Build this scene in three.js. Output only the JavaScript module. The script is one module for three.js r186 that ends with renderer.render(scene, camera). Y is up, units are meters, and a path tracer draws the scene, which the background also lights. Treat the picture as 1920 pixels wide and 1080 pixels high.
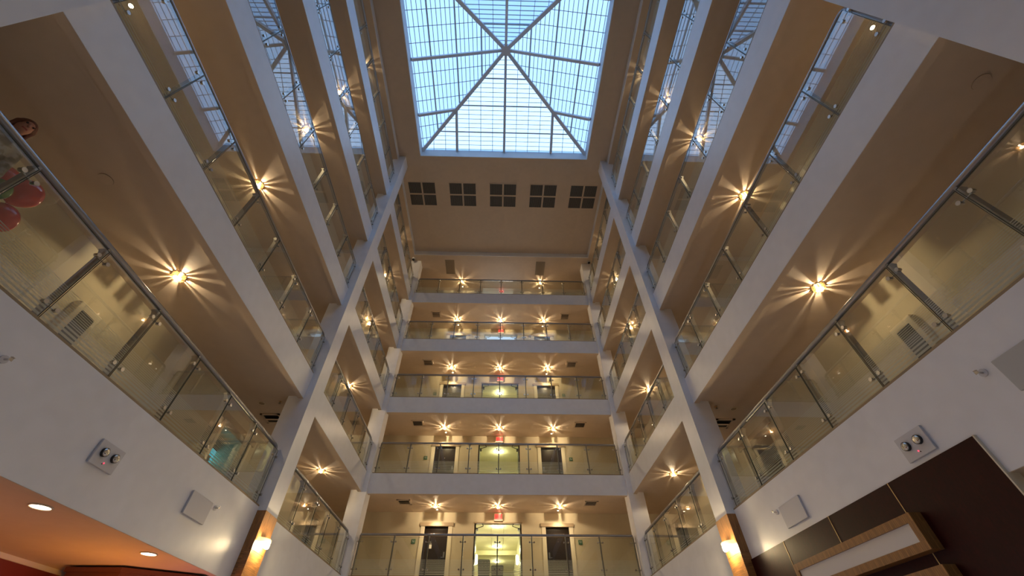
import * as THREE from 'three';
import { mergeGeometries, mergeVertices } from 'three/addons/utils/BufferGeometryUtils.js';
import { RoundedBoxGeometry } from 'three/addons/geometries/RoundedBoxGeometry.js';
import { MarchingCubes } from 'three/addons/objects/MarchingCubes.js';

// ------------------------------------------------------------------ camera, sky, sun, exposure
const scene = new THREE.Scene();
const EYE = 1.6;
const camera = new THREE.PerspectiveCamera(71.335, 16 / 9, 0.05, 200);
camera.position.set(-0.051, EYE, 0);
camera.rotation.set(0.80281, -0.025586, -0.00122, 'YXZ');
camera.setViewOffset(1920, 1080, 8.75, 0, 1920, 1080);          // the photograph is cropped a little off its optical axis

const renderer = new THREE.WebGLRenderer({ antialias: true });
renderer.toneMapping = THREE.LinearToneMapping;
renderer.toneMappingExposure = 1.1;
renderer.shadowMap.enabled = true;

{ // dusk sky: pale towards the horizon, blue overhead
  const w = 256, h = 128, d = new Float32Array(w * h * 4);
  const hor = [0.78, 0.92, 1.08], zen = [0.26, 0.52, 1.0];
  for (let j = 0; j < h; j++) for (let i = 0; i < w; i++) {
    const el = ((j + 0.5) / h - 0.5) * Math.PI, t = Math.pow(Math.max(0, Math.sin(el)), 0.7), o = (j * w + i) * 4;
    for (let c = 0; c < 3; c++) d[o + c] = (hor[c] * (1 - t) + zen[c] * t) * 1.55;
    d[o + 3] = 1;
  }
  const t = new THREE.DataTexture(d, w, h, THREE.RGBAFormat, THREE.FloatType);
  t.mapping = THREE.EquirectangularReflectionMapping; t.magFilter = THREE.LinearFilter; t.needsUpdate = true;
  scene.background = t;
}
const sun = new THREE.DirectionalLight(new THREE.Color().setRGB(1, 0.9, 0.78), 2.6);   // low sun beyond the back of the building
sun.position.set(4, 34, -60); sun.target.position.set(0, 20, -5); sun.castShadow = true;
Object.assign(sun.shadow.camera, { left: -14, right: 14, top: 14, bottom: -14, near: 1, far: 120 });
scene.add(sun, sun.target);

// ------------------------------------------------------------------ helpers
const R = (() => { let s = 20240611; return () => { s |= 0; s = s + 0x6D2B79F5 | 0; let t = Math.imul(s ^ s >>> 15, 1 | s); t = t + Math.imul(t ^ t >>> 7, 61 | t) ^ t; return ((t ^ t >>> 14) >>> 0) / 4294967296; }; })();
const lin = (r, g, b) => new THREE.Color().setRGB(r, g, b);
const std = (c, roughness = 0.7, metalness = 0, o = {}) => new THREE.MeshStandardMaterial({ color: Array.isArray(c) ? lin(...c) : c, roughness, metalness, ...o });
const phy = (c, o) => new THREE.MeshPhysicalMaterial({ color: lin(...c), ...o });
function uvBox(g, w, h, d) {
  const u = g.attributes.uv, s = [[d, h], [d, h], [w, d], [w, d], [w, h], [w, h]];
  for (let f = 0; f < 6; f++) for (let k = 0; k < 4; k++) { const i = f * 4 + k; u.setXY(i, u.getX(i) * s[f][0], u.getY(i) * s[f][1]); }
  return g;
}
const bx = (w, h, d, x = 0, y = 0, z = 0) => uvBox(new THREE.BoxGeometry(w, h, d), w, h, d).translate(x, y, z);
const B = (x0, x1, y0, y1, z0, z1) => bx(Math.abs(x1 - x0), Math.abs(y1 - y0), Math.abs(z1 - z0), (x0 + x1) / 2, (y0 + y1) / 2, (z0 + z1) / 2);
const cyl = (r, len, axis = 'y', x = 0, y = 0, z = 0, seg = 14, r2 = r) => {
  const g = new THREE.CylinderGeometry(r2, r, len, seg);
  if (axis === 'x') g.rotateZ(Math.PI / 2); if (axis === 'z') g.rotateX(Math.PI / 2);
  return g.translate(x, y, z);
};
const strip = (g) => { const n = g.index ? g.toNonIndexed() : g; for (const k of Object.keys(n.attributes)) if (!['position', 'normal', 'uv'].includes(k)) n.deleteAttribute(k); return n; };
const M = (list) => list.length === 1 ? list[0] : mergeGeometries(list.map(strip), false);
const taken = new Map();
function numbered(name) { const n = taken.get(name) ?? 0; taken.set(name, n + 1); return n ? `${name}_${String(n).padStart(3, '0')}` : name; }
function mesh(name, geoms, mat, parent) {
  const m = new THREE.Mesh(Array.isArray(geoms) ? M(geoms) : geoms, mat);
  m.name = name; m.castShadow = m.receiveShadow = true; parent?.add(m); return m;
}
function top(o, name, label, category, group, kind) {
  o.name = numbered(name); scene.add(o);
  o.userData = { label, category }; if (group) o.userData.group = group; if (kind) o.userData.kind = kind;
  return o;
}
const thing = (name, label, category, [x, y, z], group, turn = 0) => { const g = new THREE.Group(); g.position.set(x, y, z); g.rotation.y = turn; return top(g, name, label, category, group); };
const struct = (name, geoms, mat, label, category) => top(mesh(name, geoms, mat), name, label, category, undefined, 'structure');
const structGroup = (name, label, category, [x, y, z] = [0, 0, 0], turn = 0) => { const g = new THREE.Group(); g.position.set(x, y, z); g.rotation.y = turn; return top(g, name, label, category, undefined, 'structure'); };
let trims = 0, doors = 0, windows = 0;
function barBetween(a, b, w, h, nrm, ext = 0) {           // a box of width w and depth h from a to b, its depth along nrm
  const A = new THREE.Vector3(...a), Bv = new THREE.Vector3(...b), dir = Bv.clone().sub(A), len = dir.length() + ext; dir.normalize();
  const n = new THREE.Vector3(...nrm); n.addScaledVector(dir, -n.dot(dir)).normalize();
  const s = new THREE.Vector3().crossVectors(n, dir), c = A.clone().add(Bv).multiplyScalar(0.5);
  const g = uvBox(new THREE.BoxGeometry(w, h, len), w, h, len);
  return g.applyMatrix4(new THREE.Matrix4().makeBasis(s, n, dir).setPosition(c));
}
function pointLight(parent, x, y, z, color, cd, size = 1) {
  const l = new THREE.PointLight(lin(...color), cd, 0, 2); l.position.set(x, y, z); l.shadow.radius = size; l.castShadow = true; parent.add(l); return l;
}
function spotLight(parent, x, y, z, to, color, cd, angle, pen = 0.6, size = 1) {
  const l = new THREE.SpotLight(lin(...color), cd, 0, angle, pen, 2); l.position.set(x, y, z); l.target.position.set(...to); l.shadow.radius = size; l.castShadow = true; parent.add(l, l.target); return l;
}

// ------------------------------------------------------------------ textures
function noise2(seed) {                                   // tiling value noise
  const N = 64, t = new Float32Array(N * N); let s = seed; for (let i = 0; i < N * N; i++) { s = (s * 1664525 + 1013904223) >>> 0; t[i] = s / 4294967296; }
  const f = (x) => x * x * (3 - 2 * x);
  return (x, y) => { const xi = Math.floor(x), yi = Math.floor(y), a = f(x - xi), b = f(y - yi), g = (i, j) => t[((yi + j) & 63) * 64 + ((xi + i) & 63)];
    return (g(0, 0) * (1 - a) + g(1, 0) * a) * (1 - b) + (g(0, 1) * (1 - a) + g(1, 1) * a) * b; };
}
function dataTex(w, h, fn, srgb = true) {
  const d = new Uint8Array(w * h * 4);
  for (let j = 0; j < h; j++) for (let i = 0; i < w; i++) { const c = fn(i / w, j / h); const o = (j * w + i) * 4; for (let k = 0; k < 3; k++) d[o + k] = Math.max(0, Math.min(255, c[k] * 255)); d[o + 3] = 255; }
  const t = new THREE.DataTexture(d, w, h); t.wrapS = t.wrapT = THREE.RepeatWrapping; t.magFilter = THREE.LinearFilter; t.minFilter = THREE.LinearMipmapLinearFilter; t.generateMipmaps = true;
  if (srgb) t.colorSpace = THREE.SRGBColorSpace; t.needsUpdate = true; return t;
}
const n1 = noise2(7), n2 = noise2(99), n3 = noise2(1234);
const stripeWood = dataTex(512, 512, (u, v) => {          // straight striped veneer, grain along u
  const w = v + 0.006 * n1(u * 4, v * 8), a = n1(u * 2, w * 64), b = n2(u * 4, (w * 128) % 64), c = n3(u * 8, (w * 256) % 64);
  const k = 0.48 * a + 0.32 * b + 0.2 * c, m = k < 0.42 ? 0.52 + k * 0.5 : 0.78 + 0.5 * (k - 0.42);
  return [0.72 * m, 0.5 * m, 0.27 * m];
});
const turned = (t, rx, ry, rot = 0) => { const c = t.clone(); c.repeat.set(rx, ry); c.rotation = rot; c.needsUpdate = true; return c; };
const redWood = dataTex(512, 512, (u, v) => { const a = n2(u * 16, v * 16), b = n3(u * 64, v * 8), c = n1((u * 64) % 64, (v * 64) % 64); const m = 0.75 + 0.3 * a * b + 0.2 * c; return [0.2 * m, 0.03 * m, 0.03 * m]; });
const paintBump = dataTex(256, 256, (u, v) => { const a = 0.6 * n1(u * 64, v * 64) + 0.4 * n2((u * 128) % 64, (v * 128) % 64); return [a, a, a]; }, false);
paintBump.repeat.set(3, 3);
const paintTone = dataTex(256, 256, (u, v) => { const a = 0.965 + 0.02 * n1(u * 8, v * 8) + 0.02 * n3(u * 32, v * 32); return [a, a, a]; });
paintTone.repeat.set(0.25, 0.25);
function canvasTex(w, h, draw) { const c = document.createElement('canvas'); c.width = w; c.height = h; draw(c.getContext('2d'), w, h); const t = new THREE.CanvasTexture(c); t.colorSpace = THREE.SRGBColorSpace; return t; }

// ------------------------------------------------------------------ materials
const paint = (c, rough = 0.75) => std(c, rough, 0, { map: paintTone, bumpMap: paintBump, bumpScale: 0.0008 });
const MAT = {
  white: std([0.84, 0.84, 0.87], 0.36, 0, { map: paintTone }), soffit: paint([0.66, 0.54, 0.42], 0.7), cream: paint([0.6, 0.52, 0.37]),
  trimCream: std([0.74, 0.66, 0.5], 0.5), tanTrim: std([0.36, 0.27, 0.17], 0.5), darkDoor: phy([0.016, 0.01, 0.007], { roughness: 0.3, specularIntensity: 0.5 }), edge: std([0.3, 0.22, 0.13], 0.5),
  steel: std([0.32, 0.32, 0.34], 0.3, 0.9), brightSteel: std([0.62, 0.6, 0.58], 0.25, 1), darkSteel: std([0.25, 0.23, 0.21], 0.4, 0.8), black: std([0.012, 0.012, 0.013], 0.5),
  chrome: std([0.75, 0.74, 0.72], 0.12, 1), brass: std([0.62, 0.45, 0.25], 0.3, 0.9),
  glass: phy([0.84, 0.87, 0.79], { roughness: 0, transmission: 1, thickness: 0, ior: 2.3, metalness: 0.08 }),
  clearGlass: phy([0.84, 0.87, 0.79], { roughness: 0, transmission: 1, thickness: 0, ior: 1.75, metalness: 0.03 }),
  frost: phy([0.8, 0.83, 0.8], { roughness: 0.8, transmission: 0.65, thickness: 0, ior: 1.45 }),
  pane: phy([0.66, 0.83, 0.97], { roughness: 1, transmission: 1, thickness: 0, ior: 1.3 }),
  skySteel: std([0.74, 0.77, 0.8], 0.45, 0.0), fineBar: std([0.5, 0.56, 0.62], 0.5),
  curb: std([0.74, 0.76, 0.78], 0.6),
  grille: std([0.2, 0.19, 0.18], 0.6), grilleBack: std([0.05, 0.05, 0.05], 0.9), grilleTan: std([0.33, 0.27, 0.2], 0.6),
  woodV: std([1, 1, 1], 0.38, 0, { map: turned(stripeWood, 2.4, 2.4, Math.PI / 2) }), woodH: std([1, 1, 1], 0.38, 0, { map: turned(stripeWood, 2.2, 2.2) }),
  redPanel: phy([1, 1, 1], { roughness: 0.45, specularIntensity: 0.35, map: turned(redWood, 0.8, 0.8) }), redWall: std([0.2, 0.035, 0.03], 0.5), cherry: std([0.14, 0.045, 0.03], 0.4),
  board: std([0.7, 0.66, 0.63], 0.5), plate: std([0.62, 0.61, 0.63], 0.5), plateGrey: std([0.5, 0.5, 0.49], 0.5),
  floor: std([0.45, 0.4, 0.34], 0.35), corridor: paint([0.66, 0.63, 0.4]),
  crystal: phy([1, 0.85, 0.6], { roughness: 0.35, transmission: 0.35, thickness: 0, ior: 1.5 }),
  bulb: std([1, 0.95, 0.85], 0.5, 0, { emissive: lin(1, 0.86, 0.62), emissiveIntensity: 14 }),
  spotLens: std([1, 0.95, 0.85], 0.5, 0, { emissive: lin(1, 0.88, 0.66), emissiveIntensity: 8 }),
  greenPlaque: std([0.05, 0.16, 0.08], 0.5),
};

// ------------------------------------------------------------------ building geometry (metres; ground floor y = 0)
const H = 3.1, W = 4.7406, D = 15.04, P = 0.1664, ZN = -0.93, Z1 = -8.741, Z2 = -9.286, CW = 0.545;
const XW = 6.65, ZW = -17.19, ZF = 9.2;                   // gallery walls behind the railings, wall behind the camera
const F = (k) => 2.7057 + EYE + H * k;                    // floor of gallery k = 0..4
const SOF = (k) => 5.1095 + EYE + H * k;                  // lower edge of the fascia above gallery k
const FH = 0.6962, BEAM = 0.13, UP = 0.06, TOPC = SOF(4) + 0.31;
const LEVEL = ['lowest', 'second', 'third', 'fourth', 'topmost'];
const SIDE = { '-1': 'balloon side', '1': 'wood panelled side' };
const XC = W - P;                                         // void-side face of the columns

// floor of the lobby, walls, slabs
struct('floor', B(-7.6, 7.6, -0.3, 0, ZF, -17.5), MAT.floor, 'pale polished stone floor of the lobby under the galleries', 'floor');
struct('wall_front', B(-7.6, 7.6, 0, 20.1, ZF, ZF + 0.3), MAT.tanTrim, 'brown wall closing the near end of the atrium', 'wall');
for (const s of [-1, 1]) {
  const nm = s < 0 ? 'wall_left' : 'wall_right';
  // gallery wall with a tall opening on the lowest gallery, just past the tall column, and a door near the back
  const y0 = F(0), yTop = y0 + 2.1, zo0 = -9.2, zo1 = -10.6, zd0 = -15.7, zd1 = -16.6, X0 = s * XW, X1 = s * (XW + 0.2);
  struct(nm, [B(X0, X1, 3.2, TOPC, ZF, zo0), B(X0, X1, yTop, TOPC, zo0, zo1), B(X0, X1, 3.2, y0, zo0, zo1), B(X0, X1, 3.2, TOPC, zo1, zd0), B(X0, X1, yTop - 0.1, TOPC, zd0, zd1), B(X0, X1, 3.2, y0, zd0, zd1), B(X0, X1, 3.2, TOPC, zd1, ZW)],
    MAT.cream, `cream corridor wall behind the galleries on the ${SIDE[s]}`, 'wall');
  // dark room beyond that opening
  const rx = s * (XW + 0.2), rr = s * (XW + 1.4);
  struct(nm, [B(rr, rr + s * 0.15, y0, y0 + 2.7, -8.6, -11.4), B(rx, rr, y0, y0 + 2.7, -11.4, -11.25), B(rx, rr, y0, y0 + 2.7, -8.75, -8.6), B(rx, rr, y0 + 2.55, y0 + 2.7, -8.75, -11.25), B(rx, rr, y0 - 0.1, y0, -8.75, -11.25)],
    MAT.cream, `dim side room behind the lowest gallery, ${SIDE[s]}`, 'wall');
  const d = structGroup(`door_${++doors}`, `cream framed opening to a dim side room, lowest gallery, ${SIDE[s]}`, 'doorway', [X0, y0, (zo0 + zo1) / 2]);
  mesh('head_trim', B(-s * 0.05, s * 0.1, 2.1 - 0.02, 2.22, -0.86, 0.86), MAT.tanTrim, d);
  for (const q of [-1, 1]) mesh('jamb', B(-s * 0.03, s * 0.2, 0, 2.08, q * 0.7 - 0.045, q * 0.7 + 0.045), MAT.trimCream, d);
  mesh('light_band', B(s * 1.0, s * 1.06, 1.72, 1.86, -0.9, 0.9), MAT.plate, d);
  const e = structGroup(`door_${++doors}`, `dark brown room door in the side wall by the back corner, ${SIDE[s]}`, 'door', [X0, y0, (zd0 + zd1) / 2]);
  mesh('leaf', B(s * 0.08, s * 0.13, 0, 2.0, -0.45, 0.45), MAT.darkDoor, e);
  mesh('head_trim', B(-s * 0.05, s * 0.1, 1.99, 2.11, -0.63, 0.63), MAT.tanTrim, e);
  for (const q of [-1, 1]) mesh('jamb', B(-s * 0.03, s * 0.1, 0, 1.99, q * 0.45, q * 0.58), MAT.trimCream, e);
  // slabs with their ceilings, each level
  for (let k = 0; k < 5; k++)
    struct('ceiling', B(s * (W + BEAM), X0, k ? SOF(k - 1) + UP : 3.16, F(k), ZF, ZW), MAT.soffit, `tan ceiling slab under the ${LEVEL[k]} gallery, ${SIDE[s]}`, 'ceiling');
  // white fascias between the columns
  for (let k = 0; k < 5; k++) {
    const lo = k ? SOF(k - 1) : (s < 0 ? 3.1 : 3.1);
    struct(`trim_${++trims}`, B(s * W, s * (W + BEAM), lo, F(k), ZN, Z1), MAT.white, `white fascia of the ${LEVEL[k]} gallery beside the skylight well, ${SIDE[s]}`, 'fascia');
    struct(`trim_${++trims}`, B(s * W, s * (W + BEAM), k ? lo : 0, F(k), Z2, -D + P), MAT.white, `white fascia of the ${LEVEL[k]} gallery between tall column and back, ${SIDE[s]}`, 'fascia');
    struct(`trim_${++trims}`, B(s * W, s * (W + BEAM), lo, F(k), ZF, ZN + CW), MAT.white, `white fascia of the ${LEVEL[k]} gallery next to the entrance wall, ${SIDE[s]}`, 'fascia');
    for (const [q, a, b] of [[3, ZN, Z1], [2, Z2, -D + P], [1, ZF, ZN + CW]]) if (k || q !== 2) mesh('underside', B(s * (W + 0.006), s * (W + BEAM), lo - 0.004, lo, a, b), MAT.soffit, scene.children[scene.children.length - q]);
    mesh('floor_edge', B(s * (W + 0.004), s * (W + 0.12), F(k), F(k) + 0.03, ZN, Z1), MAT.edge, scene.children[scene.children.length - 3]);
    mesh('floor_edge', B(s * (W + 0.004), s * (W + 0.12), F(k), F(k) + 0.03, Z2, -D + P), MAT.edge, scene.children[scene.children.length - 2]);
  }
  // columns
  for (const [z, what, y] of [[ZN + CW, 'next to the entrance wall', 0], [Z1, 'halfway along the atrium', 4.24], [-D + P, 'at the corner of the back galleries', 0]])
    struct('column', B(s * XC, s * (XC + CW), y, TOPC, z, z - CW), MAT.white, `square white column ${what}, ${SIDE[s]}`, 'column');
}
for (let k = 0; k < 5; k++) {
  struct(`trim_${++trims}`, B(-XC, XC, k ? SOF(k - 1) : 3.1, F(k), -D, -D - BEAM), MAT.white, `white fascia of the ${LEVEL[k]} back gallery below the doors`, 'fascia');
  mesh('underside', B(-XC, XC, (k ? SOF(k - 1) : 3.1) - 0.004, k ? SOF(k - 1) : 3.1, -D - 0.006, -D - BEAM), MAT.soffit, scene.children[scene.children.length - 1]);
  mesh('floor_edge', B(-XC, XC, F(k), F(k) + 0.03, -D - 0.004, -D - 0.12), MAT.edge, scene.children[scene.children.length - 1]);
  struct('ceiling', B(-(W + BEAM), W + BEAM, k ? SOF(k - 1) + UP : 3.16, F(k), -D - BEAM, ZW), MAT.soffit, `tan ceiling slab under the ${LEVEL[k]} back gallery`, 'ceiling');
}
// ceiling over the topmost galleries, upper ceiling with the skylight opening
const LIPX = 4.9, LIPZ = -14.43;
for (const s of [-1, 1]) struct('ceiling', B(s * LIPX, s * XW, SOF(4), TOPC, ZF, LIPZ), MAT.soffit, `tan ceiling over the topmost gallery, ${SIDE[s]}`, 'ceiling');
struct('ceiling', B(-XW, XW, SOF(4), TOPC, LIPZ, ZW), MAT.soffit, 'tan ceiling over the topmost back gallery', 'ceiling');
for (const s of [-1, 1]) struct(`trim_${++trims}`, B(s * LIPX, s * (LIPX - 0.02), SOF(4) - 0.012, TOPC, ZF, LIPZ), MAT.white, `thin white lip round the raised ceiling, ${SIDE[s]}`, 'trim');
struct(`trim_${++trims}`, B(-LIPX, LIPX, SOF(4) - 0.012, TOPC, LIPZ + 0.02, LIPZ), MAT.white, 'thin white lip round the raised ceiling, over the back galleries', 'trim');
const SKY = { x: 0.02, z: -4.79, h: 3.93, g: 3.91, base: 18.42 + EYE, apex: 20.33 + EYE };
const SKIES = [SKY.z, SKY.z + 8.9];                       // the pyramid in view and an unseen copy behind the camera, added for daylight
struct('ceiling', [B(-7.2, SKY.x - SKY.h, TOPC, SKY.base, ZF + 0.3, -17.5), B(SKY.x + SKY.h, 7.2, TOPC, SKY.base, ZF + 0.3, -17.5), B(SKY.x - SKY.h, SKY.x + SKY.h, TOPC, SKY.base, ZF + 0.3, SKIES[1] + SKY.h), B(SKY.x - SKY.h, SKY.x + SKY.h, TOPC, SKY.base, SKIES[1] - SKY.h, SKIES[0] + SKY.h), B(SKY.x - SKY.h, SKY.x + SKY.h, TOPC, SKY.base, SKIES[0] - SKY.h, -17.5)],
  MAT.soffit, 'raised grey beige ceiling round the pyramid skylight', 'ceiling');
// back wall with the doors and the corridor opening of each gallery
{
  const g = [], x1 = XW + 0.2, z0 = ZW, z1 = ZW - 0.2;
  const holes = [[-2.75, -1.86, 1.98], [-0.88, 0.92, 2.1], [1.84, 2.73, 1.98]];
  for (let k = 0; k < 5; k++) {
    const yt = k < 4 ? F(k + 1) : TOPC; let x = -x1;
    for (const [a, b, h] of holes) { g.push(B(x, a, F(k), yt, z0, z1), B(a, b, F(k) + h, yt, z0, z1)); x = b; }
    g.push(B(x, x1, F(k), yt, z0, z1));
  }
  g.push(B(-x1, x1, 0, F(0), z0, z1));
  struct('wall_back', g, MAT.cream, 'cream back wall with doors and corridor openings on every gallery', 'wall');
}

// ------------------------------------------------------------------ skylight
{
  const sk = structGroup(`window_${++windows}`, 'pyramid skylight of translucent white panels in a steel grid', 'skylight', [SKY.x, SKY.base, SKY.z]);
  const rise = SKY.apex - SKY.base, g = SKY.g, c = SKY.h;
  mesh('curb', [B(-c, c, TOPC - SKY.base, 0.06, c - 0.001, c - 0.03), B(-c, c, TOPC - SKY.base, 0.06, -c + 0.001, -c + 0.03), B(c - 0.001, c - 0.03, TOPC - SKY.base, 0.06, -c, c), B(-c + 0.001, -c + 0.03, TOPC - SKY.base, 0.06, -c, c)], MAT.curb, sk);
  const N = 7, purl = [1.38, 3.23, 5.08], nn = new THREE.Vector3(0, g, -rise).normalize();
  const pt = (u, t, off = 0) => [u * g / N, rise * t / N + off * nn.y, -g * (N - t) / N + off * nn.z];
  const nrm = [nn.x, nn.y, nn.z];
  const faces = [];
  for (let f = 0; f < 4; f++) { const fg = new THREE.Group(); fg.name = 'roof_slope'; fg.rotation.y = f * Math.PI / 2; sk.add(fg); faces.push(fg); }
  const add = (name, geo, mat) => faces.forEach((fg) => mesh(name, geo, mat, fg));
  // panels: one between each pair of purlins and slope bars, cut to the triangle
  const rows = [0, ...purl, N];
  const clip = (poly, a, b, cc) => { const out = []; for (let i = 0; i < poly.length; i++) { const p = poly[i], q = poly[(i + 1) % poly.length], dp = a * p[0] + b * p[1] - cc, dq = a * q[0] + b * q[1] - cc; if (dp <= 0) out.push(p); if (dp * dq < 0) { const s = dp / (dp - dq); out.push([p[0] + s * (q[0] - p[0]), p[1] + s * (q[1] - p[1])]); } } return out; };
  for (let r = 0; r < 4; r++) for (let i = -N; i < N; i++) {
    let poly = [[i, rows[r]], [i + 1, rows[r]], [i + 1, rows[r + 1]], [i, rows[r + 1]]];
    poly = clip(poly, 1, 1, N); if (poly.length > 2) poly = clip(poly, -1, 1, N);
    if (poly.length < 3) continue;
    const pos = [], uv = []; for (let k = 1; k + 1 < poly.length; k++) for (const v of [poly[0], poly[k + 1], poly[k]]) { pos.push(...pt(v[0], v[1], 0.02)); uv.push(v[0], v[1]); }
    const geo = new THREE.BufferGeometry(); geo.setAttribute('position', new THREE.Float32BufferAttribute(pos, 3)); geo.setAttribute('uv', new THREE.Float32BufferAttribute(uv, 2)); geo.computeVertexNormals();
    add('panel', geo, MAT.pane);
  }
  // fine bars
  const fine = [];
  for (let j = 0; j < 4; j++) for (let q = 1; q < 6; q++) { const a = j ? purl[j - 1] : purl[0] - 1.85, t = a + q * 1.85 / 6; if (t > 0.08 && t < N - 0.3) fine.push([[-(N - t), t], [N - t, t]]); }
  for (let i = -N + 1; i < N; i++) if (i !== 0 && Math.abs(i) !== 4) fine.push([[i, 0], [i, N - Math.abs(i)]]);
  for (const [a, b] of fine) add('glazing_bar', barBetween(pt(...a), pt(...b), 0.02, 0.03, nrm), MAT.fineBar);
  for (const t of purl) add('purlin', barBetween(pt(-(N - t), t, -0.02), pt(N - t, t, -0.02), 0.05, 0.07, nrm), MAT.fineBar);
  for (const [u, w] of [[0, 0.11], [4, 0.11], [-4, 0.11]]) add('rafter', barBetween(pt(u, 0, -0.09), pt(u, N - Math.abs(u), -0.09), w, 0.16, nrm), MAT.skySteel);
  for (let f = 0; f < 4; f++) { const a = f * Math.PI / 2 + Math.PI / 4, x = Math.sin(a) * g * Math.SQRT2, z = Math.cos(a) * g * Math.SQRT2; mesh('hip_rafter', barBetween([x, -0.1, z], [0, rise - 0.1, 0], 0.15, 0.18, [0, 1, 0]), MAT.skySteel, sk); }
  mesh('hub', [cyl(0.2, 0.3, 'y', 0, rise - 0.16, 0, 28)], MAT.skySteel, sk);
  const twin = sk.clone(); top(twin, `window_${++windows}`, 'second pyramid skylight added unseen over the entrance bay for more daylight', 'skylight', undefined, 'structure'); twin.position.z = SKIES[1];  // unseen skylight, added to bring more sky light onto the galleries
}

// ------------------------------------------------------------------ glass railings
const RH = 1.17, railR = 0.042;
const postGeo = (() => { const s = new THREE.Shape(); s.moveTo(-0.06, 0); s.lineTo(-0.135, 0); s.lineTo(-0.135, 0.92); s.bezierCurveTo(-0.135, 1.05, -0.15, 1.08, -0.19, 1.13); s.lineTo(-0.07, 1.15); s.lineTo(-0.06, 0.95); s.closePath();
  const g = new THREE.ExtrudeGeometry(s, { depth: 0.03, bevelEnabled: true, bevelSize: 0.003, bevelThickness: 0.003, bevelSegments: 1, curveSegments: 6 }); return g.rotateY(-Math.PI / 2).translate(0.015, 0, 0); })();
const clampGeo = M([cyl(0.009, 0.15, 'x', 0, 0, -0.055, 8), cyl(0.02, 0.05, 'z', -0.075, 0, -0.04, 10), cyl(0.02, 0.05, 'z', 0.075, 0, -0.04, 10), cyl(0.026, 0.012, 'z', -0.075, 0, -0.016, 12), cyl(0.026, 0.012, 'z', 0.075, 0, -0.016, 12), cyl(0.01, 0.03, 'z', 0, 0, -0.065, 8)]);
const stripeY = []; { let y = 0.06; for (const h of [0.026, 0.024, 0.022]) { stripeY.push([y, h]); y += h + 0.02; } for (let i = 0; i < 12; i++) { stripeY.push([y, 0.011 - i * 0.0003]); y += 0.024; } }
const stripeCache = new Map(), paneCache = new Map(), jointCache = new Map();
const key = (w) => w.toFixed(3);
function paneGeo(w) { if (!paneCache.has(key(w))) paneCache.set(key(w), new THREE.PlaneGeometry(w, 1.06).translate(0, 0.02 + 0.53, -0.03)); return paneCache.get(key(w)); }
function edgeGeo(w) { if (!jointCache.has(key(w))) jointCache.set(key(w), M([bx(0.003, 1.06, 0.01, -w / 2, 0.55, -0.03), bx(0.003, 1.06, 0.01, w / 2, 0.55, -0.03), bx(w, 0.003, 0.01, 0, 1.08, -0.03)])); return jointCache.get(key(w)); }
function stripeGeo(w) { if (!stripeCache.has(key(w))) stripeCache.set(key(w), M(stripeY.map(([y, h]) => new THREE.PlaneGeometry(w - 0.02, h).translate(0, y + h / 2, -0.0335)))); return stripeCache.get(key(w)); }
MAT.glassEdge = std([0.03, 0.045, 0.04], 0.3);
function railing(label, pos, turn, posts, a, b, tubeEnds) {
  const r = thing('glass_railing', label, 'railing', pos, 'glass railings of the galleries', turn);
  const cp = new THREE.CurvePath(), z = -0.1, y = RH, q = 0.12, V = (x, yy) => new THREE.Vector3(x, yy, z);
  if (tubeEnds) {
    cp.add(new THREE.LineCurve3(V(a, 0.03), V(a, y - q))); cp.add(new THREE.QuadraticBezierCurve3(V(a, y - q), V(a, y), V(a + q, y)));
    cp.add(new THREE.LineCurve3(V(a + q, y), V(b - q, y))); cp.add(new THREE.QuadraticBezierCurve3(V(b - q, y), V(b, y), V(b, y - q))); cp.add(new THREE.LineCurve3(V(b, y - q), V(b, 0.03)));
    const L = cp.getLength(), pts = []; 
    for (const c of cp.curves) { const n = c.isLineCurve3 ? 1 : 6; for (let i = 0; i < n; i++) pts.push(c.getPoint(i / n)); } pts.push(V(b, 0.03));
    const path = new THREE.CurvePath(); for (let i = 0; i + 1 < pts.length; i++) path.add(new THREE.LineCurve3(pts[i], pts[i + 1]));
    mesh('handrail', [cyl(railR, b - a - 2 * q, 'x', (a + b) / 2, y, z, 16),
      new THREE.TubeGeometry(new THREE.QuadraticBezierCurve3(V(a, y - q), V(a, y), V(a + q, y)), 8, railR, 16), new THREE.TubeGeometry(new THREE.QuadraticBezierCurve3(V(b - q, y), V(b, y), V(b, y - q)), 8, railR, 16),
      cyl(railR * 0.75, y - q - 0.03, 'y', a, (y - q + 0.03) / 2, z), cyl(railR * 0.75, y - q - 0.03, 'y', b, (y - q + 0.03) / 2, z)], MAT.steel, r);
  } else mesh('handrail', cyl(railR * 0.85, b - a, 'x', (a + b) / 2, y, z, 16), MAT.steel, r);
  const stops = [a, ...posts, b];
  for (let i = 0; i + 1 < stops.length; i++) {
    const w = stops[i + 1] - stops[i] - 0.016, x = (stops[i] + stops[i + 1]) / 2;
    const p = mesh('glass_panel', paneGeo(w), tubeEnds ? MAT.glass : MAT.clearGlass, r); p.position.x = x;
    mesh('glass_edge', edgeGeo(w), MAT.glassEdge, p);
    mesh('frosted_stripes', stripeGeo(w), MAT.frost, p);
  }
  for (const x of tubeEnds ? posts : stops) { const p = mesh('post', postGeo, MAT.darkSteel, r); p.position.x = x; }
  for (const x of stops) for (const yy of [0.2, 0.95]) { const c = mesh('clamp', clampGeo, MAT.brightSteel, r); c.position.set(Math.min(Math.max(x, a + 0.05), b - 0.05), yy, 0); }
  return r;
}
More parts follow.
